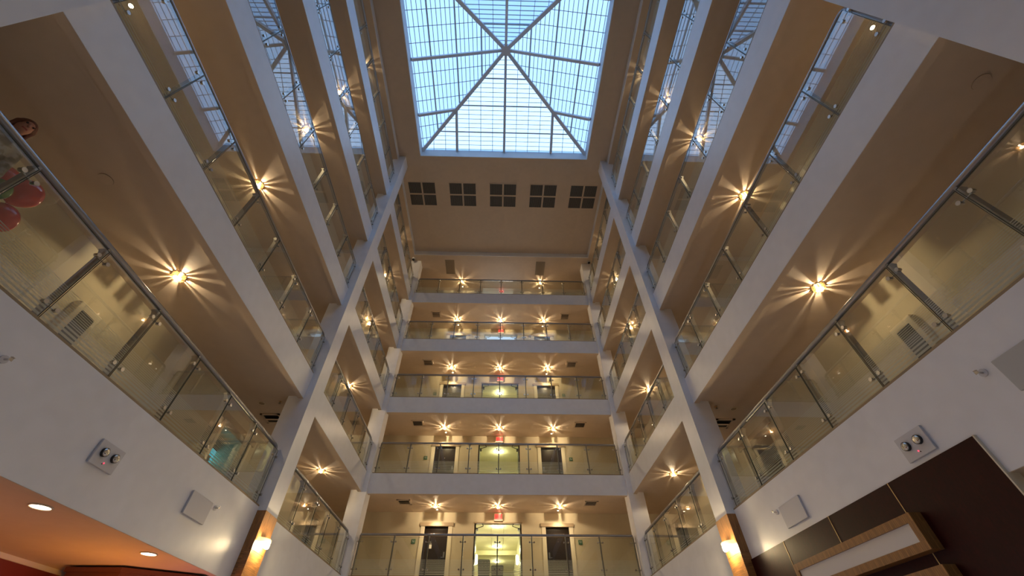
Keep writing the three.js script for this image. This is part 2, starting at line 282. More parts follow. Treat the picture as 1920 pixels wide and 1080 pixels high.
{
  const near = [-1.0, -2.1, -3.18, -4.26, -5.34, -6.43, -7.53, -8.64], far = [-9.4, -10.47, -11.55, -12.63, -13.7, -14.76];
  for (let k = 0; k < 5; k++) {
    for (const s of [-1, 1]) for (const [zs, what] of [[near, 'beside the skylight well'], [far, 'between tall column and back']]) {
      const label = `glass railing of the ${LEVEL[k]} gallery ${what}, ${SIDE[s]}`, L = Math.abs(zs[zs.length - 1] - zs[0]);
      const loc = zs.map((z) => s < 0 ? zs[0] - z : z - zs[zs.length - 1]).sort((p, q) => p - q);
      railing(label, [s * W, F(k), s < 0 ? zs[0] : zs[zs.length - 1]], s < 0 ? Math.PI / 2 : -Math.PI / 2, loc.slice(1, -1), 0, L, true);
    }
    railing(`glass railing of the ${LEVEL[k]} back gallery in front of the doors`, [0, F(k), -D], 0, [-3, -2, -1, 0, 1, 2, 3].map((i) => i * 1.125), -4.5, 4.5, false);
  }
}

// ------------------------------------------------------------------ ceiling lights
const WARM = [1, 0.76, 0.46];
const starGeo = (() => { const s = new THREE.Shape(); for (let i = 0; i <= 56; i++) { const a = i / 56 * 2 * Math.PI, r = 0.125 + 0.016 * Math.cos(a * 14); i ? s.lineTo(Math.cos(a) * r, Math.sin(a) * r) : s.moveTo(Math.cos(a) * r, Math.sin(a) * r); } return new THREE.ExtrudeGeometry(s, { depth: 0.008, bevelEnabled: false }).rotateX(Math.PI / 2); })();
const finGeo = (() => { const g = []; for (let i = 0; i < 15; i++) { const a = (i + 0.3 * Math.sin(i * 2.3)) / 15 * 2 * Math.PI; g.push(new THREE.BoxGeometry(0.04, 0.06, 0.018 + 0.008 * Math.sin(i * 1.7)).translate(0.085, -0.038, 0).rotateY(a)); } return M(g); })();
const bulbGeo = new THREE.SphereGeometry(0.05, 16, 10).scale(1, 0.6, 1).translate(0, -0.05, 0), pinGeo = M([cyl(0.005, 0.012, 'y', -0.014, -0.076, 0, 8), cyl(0.005, 0.012, 'y', 0.014, -0.076, 0, 8)]);
function ceilingLight(label, x, y, z, cd = 2.4, group = 'star shaped ceiling lights of the galleries') {
  const t = thing('ceiling_light', label, 'ceiling light', [x, y, z], group);
  mesh('base', starGeo, MAT.chrome, t); mesh('crystal_ring', finGeo, MAT.crystal, t); mesh('bulb', bulbGeo, MAT.bulb, t); mesh('pin', pinGeo, MAT.black, t);
  pointLight(t, 0, -0.05, 0, WARM, cd, 0.2);
  return t;
}
const miniGeo = [cyl(0.045, 0.012, 'y', 0, -0.006, 0, 18), cyl(0.03, 0.006, 'y', 0, -0.015, 0, 16)];
for (let k = 0; k < 5; k++) {
  const y = k < 4 ? SOF(k) + UP : SOF(4);
  for (const s of [-1, 1]) {
    ceilingLight(`star shaped ceiling light over the ${LEVEL[k]} gallery beside the skylight well, ${SIDE[s]}`, s * 5.63, y, -4.83);
    ceilingLight(`star shaped ceiling light over the ${LEVEL[k]} gallery past the tall column, ${SIDE[s]}`, s * 5.65, y, -13.2);
    ceilingLight(`star shaped ceiling light over the door of the ${LEVEL[k]} back gallery, ${SIDE[s]}`, s * 2.34, y, -16.38, 3.4);
    const m = thing('door_spotlight', `tiny recessed spotlight before the door of the ${LEVEL[k]} back gallery, ${SIDE[s]}`, 'spotlight', [s * 2.32, y, -16.85], 'tiny recessed spotlights before the doors');
    mesh('ring', miniGeo[0], MAT.chrome, m); mesh('lens', miniGeo[1], MAT.spotLens, m);
    spotLight(m, 0, -0.025, 0, [0, -2, -0.25], WARM, 9, 0.75, 0.7, 0.6);
  }
  if (k === 1) for (const s of [-1, 1]) {
    const m = thing('wall_washer', `small bright wall washer light over the second gallery by the near column, ${SIDE[s]}`, 'spotlight', [s * 6.42, y, -1.45], 'wall washer lights by the near columns');
    mesh('ring', miniGeo[0], MAT.chrome, m); mesh('lens', miniGeo[1].clone().scale(1.2, 1, 1.2), MAT.bulb, m); spotLight(m, 0, -0.025, 0, [s * 0.3, -2, 0], WARM, 6, 0.8, 0.7, 0.6);
  }
  if (k < 4) ceilingLight(`star shaped ceiling light before the corridor of the ${LEVEL[k]} back gallery`, 0.01, y, -16.4, 3.4);
}

// ------------------------------------------------------------------ doors, corridor openings, exit signs, plaques of the back galleries
const exitTex = canvasTex(256, 200, (c, w, h) => { c.fillStyle = '#ee938a'; c.fillRect(0, 0, w, h); c.fillStyle = '#d81828'; c.font = 'bold 92px sans-serif'; c.textAlign = 'center'; c.textBaseline = 'middle'; c.fillText('EXIT', w / 2, h / 2 + 4, w - 24); });
MAT.exit = std([0.8, 0.3, 0.3], 0.5, 0, { map: exitTex, emissive: lin(1, 0.28, 0.28), emissiveMap: exitTex, emissiveIntensity: 0.8 });
function roomDoor(label, [x, y, z], s) {
  const d = structGroup(`door_${++doors}`, label, 'door', [x, y, z]), w = 0.445;
  mesh('leaf', B(-w, w, 0.01, 1.98, -0.1, -0.055), MAT.darkDoor, d);
  for (const q of [-1, 1]) mesh('jamb', B(q * w, q * (w + 0.15), 0, 1.98, -0.06, 0.03), MAT.trimCream, d);
  mesh('head_trim', B(-w - 0.19, w + 0.19, 1.98, 2.1, -0.06, 0.055), MAT.tanTrim, d);
  const h = mesh('handle', [cyl(0.012, 0.05, 'z', s * -0.36, 0.98, -0.035), bx(0.12, 0.02, 0.015, s * -0.32, 0.98, -0.012)], MAT.chrome, d);
  mesh('lock_plate', [bx(0.06, 0.2, 0.012, s * -0.36, 1.06, -0.05)], MAT.brightSteel, h);
  mesh('peephole', cyl(0.014, 0.012, 'z', 0, 1.5, -0.052, 12), MAT.chrome, d);
  return d;
}
for (let k = 0; k < 5; k++) {
  for (const s of [-1, 1]) {
    const x = s < 0 ? -2.305 : 2.285;
    roomDoor(`dark brown room door with tan head board, ${LEVEL[k]} back gallery, ${SIDE[s]}`, [x, F(k), ZW], s);
    const pq = thing('room_sign', `small green room sign on the cream wall, ${LEVEL[k]} back gallery, ${SIDE[s]}`, 'sign', [s * 3.11, F(k) + 1.4, ZW], 'green room signs beside the doors');
    mesh('sign_plate', new RoundedBoxGeometry(0.15, 0.15, 0.02, 2, 0.006).translate(0, 0.075, 0.01), MAT.greenPlaque, pq);
    mesh('symbol', [bx(0.02, 0.06, 0.004, -0.02, 0.09, 0.022), bx(0.05, 0.015, 0.004, 0.02, 0.06, 0.022), bx(0.015, 0.03, 0.004, 0.035, 0.1, 0.022)], MAT.plate, pq);
  }
  // exit sign
  const ex = thing('exit_sign', `red lit exit sign over the corridor opening of the ${LEVEL[k]} back gallery`, 'exit sign', [0.03, F(k) + 2.16, ZW], 'exit signs over the corridor openings');
  mesh('housing', new RoundedBoxGeometry(0.33, 0.26, 0.07, 2, 0.01).translate(0, 0.13, 0.04), MAT.trimCream, ex);
  mesh('face', new THREE.PlaneGeometry(0.29, 0.2).translate(0, 0.135, 0.0765), MAT.exit, ex);
  pointLight(ex, 0, 0.13, 0.12, [1, 0.2, 0.15], 0.05, 3);
  // double door held open
  const dd = structGroup(`door_${++doors}`, `dark double doors held open at the corridor of the ${LEVEL[k]} back gallery`, 'doors', [0.02, F(k), ZW]);
  for (const q of [-1, 1]) {
    mesh('leaf', B(q * 0.845, q * 0.9, 0.01, 2.06, -0.02, -0.9), MAT.darkDoor, dd);
    const arm = mesh('door_closer', [bx(0.07, 0.05, 0.22, q * 0.8, 1.94, -0.2), barBetween([q * 0.78, 1.96, -0.12], [q * 0.56, 2.03, -0.12], 0.018, 0.02, [0, 1, 0]), barBetween([q * 0.56, 2.03, -0.12], [q * 0.6, 2.09, -0.03], 0.018, 0.02, [0, 1, 0])], MAT.black, dd);
  }
  mesh('head_trim', B(-0.93, 0.93, 2.09, 2.13, -0.1, 0.02), MAT.tanTrim, dd);
  if (k < 3) {   // corridor beyond
    const y0 = F(k), yc = y0 + 2.36, z0 = ZW - 0.2, z1 = -27;
    struct('wall_corridor', [B(-1.1, -0.95, y0, yc, z0, z1), B(0.95, 1.1, y0, yc, z0, z1), B(-1.1, 1.1, y0, yc, z1, z1 - 0.15)], MAT.corridor, `pale green lit walls of the corridor behind the ${LEVEL[k]} back gallery`, 'wall');
    const cl = struct('ceiling', [B(-1.1, -0.26, yc, yc + 0.15, z0, z1), B(-0.25, 0.27, yc, yc + 0.15, z0, z1), B(0.28, 1.1, yc, yc + 0.15, z0, z1), B(-1.1, 1.1, yc - 0.18, yc, -22.3, -22.6), B(-1.1, 1.1, yc + 0.1, yc + 0.2, z0, z1)], MAT.corridor, `pale corridor ceiling with two long joints behind the ${LEVEL[k]} back gallery`, 'ceiling');
    struct('floor', B(-1.1, 1.1, y0 - 0.1, y0, z0, z1), MAT.floor, `beige corridor floor behind the ${LEVEL[k]} back gallery`, 'floor');
    for (const [i, z] of [-18.5, -21.6, -24.4].entries()) {
      const t = thing('corridor_light', `round flush corridor ceiling light ${['next to the open doors', 'between two other round lights', 'at the deep end'][i]}, ${LEVEL[k]} back gallery`, 'ceiling light', [0.01, yc, z], `corridor lights behind the ${LEVEL[k]} back gallery`);
      mesh('rim', cyl(0.13, 0.02, 'y', 0, -0.01, 0, 24), MAT.trimCream, t); mesh('diffuser', new THREE.SphereGeometry(0.11, 20, 8, 0, Math.PI * 2, Math.PI / 2, Math.PI / 2).scale(1, 0.4, 1).translate(0, -0.02, 0), MAT.spotLens, t);
      pointLight(t, 0, -0.1, 0, [1, 0.93, 0.6], 3.4, 4);
    }
    if (k === 0) for (const s of [-1, 1]) {
      const t = thing('corridor_sconce', `tall glowing glass sconce on the corridor wall, ${SIDE[s]}`, 'sconce', [s * 0.95, y0 + 1.35, -20.2], 'corridor wall sconces');
      mesh('back_plate', bx(0.02, 0.36, 0.1, -s * 0.01, 0.2, 0), MAT.brass, t); mesh('shade', new THREE.CapsuleGeometry(0.055, 0.26, 4, 14).translate(-s * 0.08, 0.2, 0), MAT.bulb, t);
      pointLight(t, -s * 0.08, 0.2, 0, [1, 0.9, 0.65], 1.2, 2);
    }
  }
}
// two dark green chairs in the corridor mouth, a tag on a door
MAT.greenCloth = std([0.018, 0.028, 0.018], 0.8); MAT.stud = std([0.6, 0.52, 0.35], 0.3, 0.9); MAT.chairLeg = std([0.05, 0.03, 0.02], 0.4);
function chair(label, x, z, backH, turn) {
  const c = thing('studded_chair', label, 'chair', [x, F(0), z], 'dark chairs in the corridor', turn);
  mesh('seat', new RoundedBoxGeometry(0.44, 0.1, 0.44, 3, 0.03).translate(0, 0.44, 0), MAT.greenCloth, c);
  const s = new THREE.Shape(); s.moveTo(-0.19, 0.4); s.lineTo(-0.215, backH - 0.05); s.quadraticCurveTo(-0.215, backH, -0.16, backH); s.lineTo(0.16, backH); s.quadraticCurveTo(0.215, backH, 0.215, backH - 0.05); s.lineTo(0.19, 0.4); s.closePath();
  const bk = mesh('backrest', new THREE.ExtrudeGeometry(s, { depth: 0.05, bevelSize: 0.012, bevelThickness: 0.012, bevelSegments: 2 }).translate(0, 0, 0.16), MAT.greenCloth, c);
  const st = []; for (const yy of [0.08, 0.22, 0.36]) for (const xx of [-0.17, -0.06, 0.06, 0.17]) st.push(new THREE.SphereGeometry(0.009, 8, 6).translate(xx, backH - yy, 0.225));
  mesh('studs', st, MAT.stud, bk);
  for (const [a, b] of [[-1, -1], [1, -1], [-1, 1], [1, 1]]) mesh('leg', cyl(0.022, 0.4, 'y', a * 0.18, 0.2, b * 0.18, 10, 0.028), MAT.chairLeg, c);
  return c;
}
chair('taller dark green studded chair back in the corridor mouth', -0.48, -17.72, 0.98, 0.05);
chair('shorter dark green studded chair back beside the taller one', 0.03, -17.9, 0.84, -0.05);
{ const t = thing('door_hanger', 'white paper tag hanging on a dark room door', 'tag', [-2.47, F(0) + 1.26, ZW - 0.052]); mesh('card', bx(0.09, 0.13, 0.004, 0, 0.065, 0.004), MAT.board, t); mesh('loop', new THREE.TorusGeometry(0.025, 0.006, 6, 14).translate(0, 0.15, 0.004), MAT.board, t); }

// ------------------------------------------------------------------ air vents, grilles, small ceiling fittings
for (let k = 0; k < 4; k++) for (const s of [-1, 1]) {
  const t = thing('ceiling_diffuser', `square air diffuser with a dark slot, ceiling of the ${LEVEL[k]} back gallery, ${SIDE[s]}`, 'air vent', [s * 3.45, SOF(k) + UP, -16.05], 'square ceiling air diffusers');
  mesh('frame', [bx(0.5, 0.02, 0.06, 0, -0.01, 0.22), bx(0.5, 0.02, 0.06, 0, -0.01, -0.22), bx(0.06, 0.02, 0.5, 0.22, -0.01, 0), bx(0.06, 0.02, 0.5, -0.22, -0.01, 0)], MAT.soffit, t);
  mesh('slot', bx(0.38, 0.004, 0.38, 0, -0.002, 0), MAT.black, t);
  for (const q of [0.09, -0.02, -0.12]) mesh('blade', barBetween([-0.19, -0.02, q], [0.19, -0.02, q], 0.09, 0.006, [0, 1, 0.5]), MAT.soffit, t);
}
for (const [x, s] of [[-2.95, -1], [2.23, 1]]) {
  const t = thing('ceiling_grille', `tan rectangular grille in the topmost ceiling, ${SIDE[s]}`, 'air vent', [x, SOF(4), -15.3], 'tan grilles in the topmost ceiling');
  mesh('frame', [bx(0.52, 0.02, 0.03, 0, -0.01, 0.51), bx(0.52, 0.02, 0.03, 0, -0.01, -0.51), bx(0.03, 0.02, 1.05, 0.245, -0.01, 0), bx(0.03, 0.02, 1.05, -0.245, -0.01, 0)], MAT.grilleTan, t);
  mesh('backing', bx(0.48, 0.004, 1.0, 0, -0.002, 0), MAT.grilleTan, t);
  for (let i = 0; i < 12; i++) mesh('slat', bx(0.012, 0.018, 1.0, -0.22 + i * 0.04, -0.011, 0), MAT.grilleTan, t);
}
for (let i = 0; i < 5; i++) {   // five four-part return air grilles in the raised ceiling
  const x = -4.02 + i * 2.013, t = thing('return_air_grille', ['dark four part ceiling grille nearest the balloon side', 'dark four part ceiling grille second from the balloon side', 'dark four part ceiling grille in the middle of the row of five', 'dark four part ceiling grille second from the wood panelled side', 'dark four part ceiling grille nearest the wood panelled side'][i], 'air vent', [x, TOPC, -10.72], 'dark four part grilles in the raised ceiling');
  mesh('cross_frame', [bx(1.36, 0.02, 0.03, 0, -0.01, 0.66), bx(1.36, 0.02, 0.03, 0, -0.01, -0.66), bx(0.03, 0.02, 1.32, 0.665, -0.01, 0), bx(0.03, 0.02, 1.32, -0.665, -0.01, 0), bx(0.075, 0.022, 1.3, 0, -0.011, 0), bx(1.3, 0.022, 0.075, 0, -0.011, 0)], MAT.soffit, t);
  for (const [a, b] of [[-1, -1], [1, -1], [-1, 1], [1, 1]]) {
    const p = mesh('grille_panel', bx(0.62, 0.004, 0.61, a * 0.345, -0.002, b * 0.345), MAT.grilleBack, t);
    const sl = []; for (let q = 0; q < 12; q++) sl.push(bx(0.018, 0.016, 0.6, a * 0.345 - 0.28 + q * 0.051, -0.011, b * 0.345)); mesh('slats', sl, MAT.grille, p);
  }
}
for (const s of [-1, 1]) {
  const y = SOF(0) + UP;
  const r = thing('recessed_speaker', `small round ceiling speaker with a pale ring by the tall column, ${SIDE[s]}`, 'speaker', [s * 5.9, y, -9.1]); mesh('ring', new THREE.TorusGeometry(0.075, 0.01, 8, 24).rotateX(Math.PI / 2), MAT.trimCream, r); mesh('cone', cyl(0.07, 0.006, 'y', 0, -0.002, 0, 20), MAT.tanTrim, r);
  const sp = thing('sprinkler_head', `small dark pendent sprinkler head in the ceiling by the tall column, ${SIDE[s]}`, 'sprinkler', [s * 5.41, y, -9.0]); mesh('cup', cyl(0.035, 0.01, 'y', 0, -0.005, 0, 14), MAT.brass, sp); mesh('nozzle', [cyl(0.01, 0.05, 'y', 0, -0.03, 0, 8), cyl(0.03, 0.004, 'y', 0, -0.055, 0, 12)], MAT.darkSteel, sp);
  const v = thing('ceiling_diffuser', `square air diffuser half hidden behind the tall column, lowest gallery, ${SIDE[s]}`, 'air vent', [s * 5.9, y, -9.85], 'square ceiling air diffusers');
  mesh('frame', [bx(0.5, 0.02, 0.06, 0, -0.01, 0.22), bx(0.5, 0.02, 0.06, 0, -0.01, -0.22), bx(0.06, 0.02, 0.5, 0.22, -0.01, 0), bx(0.06, 0.02, 0.5, -0.22, -0.01, 0)], MAT.soffit, v); mesh('slot', bx(0.38, 0.004, 0.38, 0, -0.002, 0), MAT.black, v); mesh('blade', barBetween([-0.19, -0.02, -0.04], [0.19, -0.02, -0.04], 0.2, 0.006, [0, 1, 0.3]), MAT.soffit, v);
  const d = thing('smoke_detector', `flat round detector cover on the ceiling beside the skylight well, ${SIDE[s]}`, 'detector', [s * 5.66, y, s < 0 ? -2.98 : -1.42]); mesh('cover', new THREE.CylinderGeometry(0.085, 0.09, 0.012, 28).translate(0, -0.006, 0), MAT.soffit, d); mesh('rim', new THREE.TorusGeometry(0.088, 0.004, 6, 28).rotateX(Math.PI / 2).translate(0, -0.004, 0), MAT.tanTrim, d);
  const dome = thing('security_camera', `round security camera at the topmost corner column, ${SIDE[s]}`, 'camera', [s * 4.97, SOF(4), -14.7]); mesh('housing', new THREE.CylinderGeometry(0.09, 0.1, 0.1, 20).translate(0, -0.05, 0), MAT.plate, dome); mesh('dome', new THREE.SphereGeometry(0.075, 18, 10, 0, Math.PI * 2, Math.PI / 2, Math.PI / 2).translate(0, -0.1, 0), MAT.black, dome);
  // fittings on the low white fascia
  const sw = (zz) => { const n = thing('wall_sprinkler', `small chrome sidewall sprinkler on the low white fascia ${zz < -5 ? 'beside the square cover' : 'at the near end'}, ${SIDE[s]}`, 'sprinkler', [s * W, 3.866, zz]); mesh('cup', cyl(0.04, 0.012, 'x', -s * 0.006, 0, 0, 16), MAT.plate, n); mesh('nozzle', [cyl(0.01, 0.06, 'x', -s * 0.04, 0, 0, 8), bx(0.006, 0.035, 0.035, -s * 0.07, 0.005, 0), bx(0.02, 0.004, 0.03, -s * 0.075, 0.022, 0)], MAT.brightSteel, n); };
  sw(-3.24); sw(-7.4);
  const pl = (zz, w, what) => { const n = thing('access_cover', what, 'cover', [s * W, 3.575, zz]); mesh('lid', new RoundedBoxGeometry(0.03, 0.32, w, 2, 0.006).translate(-s * 0.018, 0.16, 0), zz > -4 ? MAT.plateGrey : MAT.plate, n); mesh('hinge', bx(0.012, 0.3, 0.012, -s * 0.008, 0.16, -w / 2 - 0.004), MAT.plateGrey, n); };
  pl(-6.96, 0.6, `square pale cover on the low white fascia, ${SIDE[s]}`);
  pl(-2.8, 0.6, `larger grey cover at the near end of the low white fascia, ${SIDE[s]}`);
  const el = (zz, y0, what) => {
    const n = thing('emergency_light', what, 'emergency light', [s * W, y0, zz]);
    mesh('plate', new RoundedBoxGeometry(0.03, 0.27, 0.4, 2, 0.006).translate(-s * 0.016, 0.135, 0), MAT.plate, n);
    for (const q of [-1, 1]) { const l = mesh('lamp_head', [cyl(0.05, 0.03, 'x', -s * 0.045, 0.15, q * 0.09, 20)], MAT.black, n); mesh('reflector', new THREE.SphereGeometry(0.046, 16, 8, 0, Math.PI * 2, 0, Math.PI / 2).rotateZ(s * Math.PI / 2).scale(0.5, 1, 1).translate(-s * 0.055, 0.15, q * 0.09), MAT.chrome, l); }
    mesh('indicator', [new THREE.SphereGeometry(0.008, 8, 6).translate(-s * 0.033, 0.06, 0.0)], MAT.redLed, n); mesh('test_button', [cyl(0.006, 0.008, 'x', -s * 0.034, 0.045, 0.02, 8)], MAT.black, n);
  };
  MAT.redLed ??= std([0.5, 0.02, 0.03], 0.4, 0, { emissive: lin(1, 0.05, 0.1), emissiveIntensity: 2 });
  el(s < 0 ? -4.91 : -4.36, 3.52, `emergency light with two lamp heads on the low white fascia, ${SIDE[s]}`);
}

// ------------------------------------------------------------------ wood clad column bases with sconces
for (const s of [-1, 1]) {
  const c = thing('wood_column_cladding', `striped wood cladding round the foot of the tall column, ${SIDE[s]}`, 'column cladding', [s * (XC + CW / 2), 0, (Z1 + Z2) / 2]);
  const w = CW / 2 + 0.012;
  mesh('lower_panel', B(-w, w, 0, 3.58, -w, w), MAT.woodH, c); mesh('upper_panel', B(-w, w, 3.584, 4.24, -w, w), MAT.woodV, c);
  const n = thing('wall_sconce', `bright steel wall sconce on the wood clad column, ${SIDE[s]}`, 'sconce', [s * (XC - 0.012), 3.62, -9.0]);
  mesh('bracket', [bx(0.05, 0.05, 0.12, -s * 0.025, 0.17, 0)], MAT.darkSteel, n);
  mesh('shade', new THREE.CylinderGeometry(0.2, 0.2, 0.07, 24, 1, true, s > 0 ? Math.PI : 0, Math.PI).scale(0.75, 1, 1).translate(-s * 0.01, 0.15, 0), MAT.crystal, n);
  mesh('bulb', [new THREE.CapsuleGeometry(0.042, 0.26, 4, 12).rotateX(Math.PI / 2).translate(-s * 0.075, 0.09, 0)], MAT.bulb, n);
  pointLight(n, -s * 0.07, 0.09, 0, [1, 0.74, 0.4], 5.5, 2);
}

// ------------------------------------------------------------------ dark red panel wall with the striped wood boxes (reception side)
{
  const w = structGroup('wall_right', 'dark red brown panel wall with thin brass joints under the white fascia', 'panel wall', [W, 0, -3.75]);
  mesh('backing', B(0.0, 0.1, 0, 3.466, 0, -4.99), MAT.brass, w);
  const zs = [0, -1.25, -2.5, -3.78, -4.99];
  for (let i = 0; i < 4; i++) mesh('panel', B(-0.03, 0.0, 0, 3.462, zs[i] - (i ? 0.007 : 0), zs[i + 1] + (i < 3 ? 0.007 : 0)), MAT.redPanel, w);
  for (const z of zs.slice(1, 4)) mesh('joint_strip', B(-0.033, 0, 0, 3.462, z - 0.006, z + 0.006), MAT.brass, w);
  mesh('edge_trim', B(-0.032, 0.1, 0, 3.466, 0.015, 0.0), MAT.trimCream, w);
  const box = (y0, y1, z0, z1, what) => {
    const X = W - 0.03, b = thing('wall_sign_box', what, 'sign box', [X, y0, (z0 + z1) / 2]), L = (z0 - z1) / 2, h = y1 - y0, dd = 0.14, f = 0.085;
    mesh('frame', [B(-dd, 0, h - f, h, L, -L), B(-dd, 0, 0, f, L, -L), B(-dd, 0, f, h - f, L, L - f), B(-dd, 0, f, h - f, -L, -L + f)], MAT.woodV, b);
    mesh('white_board', B(-dd + 0.025, -0.02, f, h - f, L - f, -L + f), MAT.board, b);
  };
  box(2.735, 3.09, -4.83, -7.33, 'striped wood box framing a white board on the dark red panels');
  box(2.25, 2.6, -4.83, -7.33, 'lower striped wood box under the one framing a white board');
}

// ------------------------------------------------------------------ under the lowest gallery, balloon side: ceiling lights, red wall, cherry cabinet
{
  struct('wall_right', B(XW, XW + 0.2, 0, 3.2, ZF, -17.3), MAT.cream, 'cream wall under the lowest gallery, wood panelled side', 'wall');
  const rd = thing('recessed_downlight', 'round downlight under the lowest gallery past the end of the dark panels', 'downlight', [5.6, 3.16, -2.3]);
  mesh('ring', new THREE.TorusGeometry(0.105, 0.012, 8, 28).rotateX(Math.PI / 2).translate(0, -0.004, 0), MAT.trimCream, rd); mesh('lens', cyl(0.1, 0.008, 'y', 0, -0.004, 0, 28), MAT.bulb, rd);
  spotLight(rd, 0, -0.02, 0, [0.2, -3, 0], [1, 0.8, 0.55], 5, 1.2, 0.8, 4);
  struct('ceiling', B(-W - BEAM, -7.25, 3.13, 3.16, ZF, -17.2), MAT.soffit, 'warm lit ceiling under the lowest gallery, balloon side', 'ceiling');
  struct('trim_' + (++trims), B(-7.2, -7.25, 3.07, 3.13, ZF, -8.74), MAT.white, 'white edge strip where the warm ceiling meets the red wall', 'trim');
  const rw = structGroup('wall_left', 'dark red panelled wall under the lowest gallery, balloon side', 'panel wall', [-7.25, 0, 0]);
  mesh('backing', B(0, -0.15, 0, 3.13, ZF, -17.2), MAT.cherry, rw);
  for (let i = 0; i < 8; i++) for (let j = 0; j < 3; j++) mesh('panel', B(0, 0.02, j * 1.03 + 0.02, j * 1.03 + 1.01, -0.2 - i * 1.3, -1.48 - i * 1.3), MAT.redWall, rw);
  for (const [i, z] of [-4.98, -7.0, -2.9].entries()) {
    const t = thing('recessed_downlight', ['round glowing downlight in the warm ceiling near the wall', 'round glowing downlight in the warm ceiling beside the cherry cabinet', 'round glowing downlight in the warm ceiling near the entrance'][i], 'downlight', [-5.12, 3.13, z], 'round downlights in the warm ceiling');
    mesh('ring', new THREE.TorusGeometry(0.105, 0.012, 8, 28).rotateX(Math.PI / 2).translate(0, -0.004, 0), MAT.trimCream, t); mesh('lens', cyl(0.1, 0.008, 'y', 0, -0.004, 0, 28), MAT.bulb, t);
    spotLight(t, 0, -0.02, 0, [0, -3, 0], [1, 0.6, 0.4], 3, 0.9, 0.8, 4);
  }
  // cabinet crown reaching the ceiling
  const cb = thing('cherry_cabinet', 'dark cherry cabinet with stepped crown reaching the warm ceiling', 'cabinet', [-5.85, 0, -8.3]);
  const ring = (o) => { const s = new THREE.Shape(), p = [[-0.93 - o, 0.55 + o], [-0.1 + o * 0.4, 0.55 + o], [0.85 + o, -0.05 + o * 0.6], [0.85 + o, -0.43], [-0.93 - o, -0.43]]; p.forEach(([a, b], i) => i ? s.lineTo(a, -b) : s.moveTo(a, -b)); return s; };
  const ext = (o, y0, y1) => new THREE.ExtrudeGeometry(ring(o), { depth: y1 - y0, bevelEnabled: false }).rotateX(-Math.PI / 2).translate(0, y0, 0);
  mesh('body', ext(-0.1, 0, 2.75), MAT.cherry, cb); mesh('crown', [ext(-0.06, 2.75, 2.85), ext(-0.02, 2.85, 2.95), ext(0.0, 2.95, 3.04), ext(0.03, 3.04, 3.1)], MAT.cherry, cb);
  // coloured lamps added out of view below, to tint the ceiling
  for (const [x, z, c, cd, what] of [[-5.6, -7.2, [1, 0.36, 0.015], 2.6, 'orange'], [-4.95, -8.05, [1, 0.2, 0.75], 0.35, 'pink'], [-6.1, -4.6, [1, 0.42, 0.24], 0.6, 'coral']]) {
    const t = thing('added_accent_lamp', `${what} accent lamp added out of view to tint the warm ceiling`, 'lamp', [x, 0, z]);
    mesh('stand', [cyl(0.1, 0.02, 'y', 0, 0.01, 0, 20), cyl(0.015, 1.9, 'y', 0, 0.96, 0, 10)], MAT.darkSteel, t);
    mesh('globe', new THREE.SphereGeometry(0.09, 18, 12).translate(0, 1.98, 0), std([0.9, 0.6, 0.4], 0.5, 0, { emissive: lin(...c), emissiveIntensity: 3 }), t);
    pointLight(t, 0, 1.98, 0, c, cd, 4);
  }
}
// globe lamps added on the ground floor, out of view, to brighten the fascias
for (const [i, [x, z]] of [[-1.6, -2.4], [1.6, -2.4], [-1.6, -6.6], [1.6, -6.6], [-1.6, -11.5], [1.6, -11.5]].entries()) {
  const t = thing('lobby_fill_lamp', `unseen white fill lamp added in the lobby, ${['entrance end', 'halfway along', 'back end'][i >> 1]}, ${SIDE[Math.sign(x)]}`, 'lamp', [x, 0, z], 'fill lamps added in the lobby');
  mesh('post', [cyl(0.16, 0.03, 'y', 0, 0.015, 0, 24), cyl(0.025, 1.5, 'y', 0, 0.77, 0, 12)], MAT.darkSteel, t);
  mesh('globe', new THREE.SphereGeometry(0.2, 24, 16).translate(0, 1.7, 0), std([0.9, 0.9, 0.9], 0.5, 0, { emissive: lin(0.88, 0.95, 1.1), emissiveIntensity: 2 }), t);
  pointLight(t, 0, 1.7, 0, [0.88, 0.95, 1.1], x < 0 ? 0.2 : 0.95, 9);
}

// ------------------------------------------------------------------ on the lowest gallery, balloon side: screen, wall cabinets
MAT.screen = std([0.02, 0.1, 0.12], 0.3, 0, { emissive: lin(0.1, 0.62, 0.8), emissiveIntensity: 0.8 });
{
  const t = thing('wall_screen', 'cyan lit screen in the dim side room behind the lowest gallery', 'screen', [-7.9, F(0) + 1.75, -11.0]);
  mesh('casing', bx(0.05, 0.46, 0.8, 0, 0.23, 0), MAT.black, t); mesh('display', new THREE.PlaneGeometry(0.74, 0.4).rotateY(Math.PI / 2).translate(0.0265, 0.23, 0), MAT.screen, t);
  const l = new THREE.RectAreaLight(lin(0.15, 0.75, 1), 1.2, 0.74, 0.4); l.position.set(0.04, 0.23, 0); l.rotation.y = -Math.PI / 2; t.add(l);
}
for (const s of [-1, 1]) {
  const t = thing('wall_cabinet', `pale framed wall cabinet with a dark front on the lowest gallery, ${SIDE[s]}`, 'cabinet', [s * XW, F(0) + 0.75, -4.85]);
  mesh('case', [new RoundedBoxGeometry(0.14, 0.9, 0.44, 3, 0.02).translate(-s * 0.07, 0.45, 0)], MAT.trimCream, t);
  mesh('front', bx(0.012, 0.72, 0.26, -s * 0.146, 0.42, 0), MAT.black, t);
}

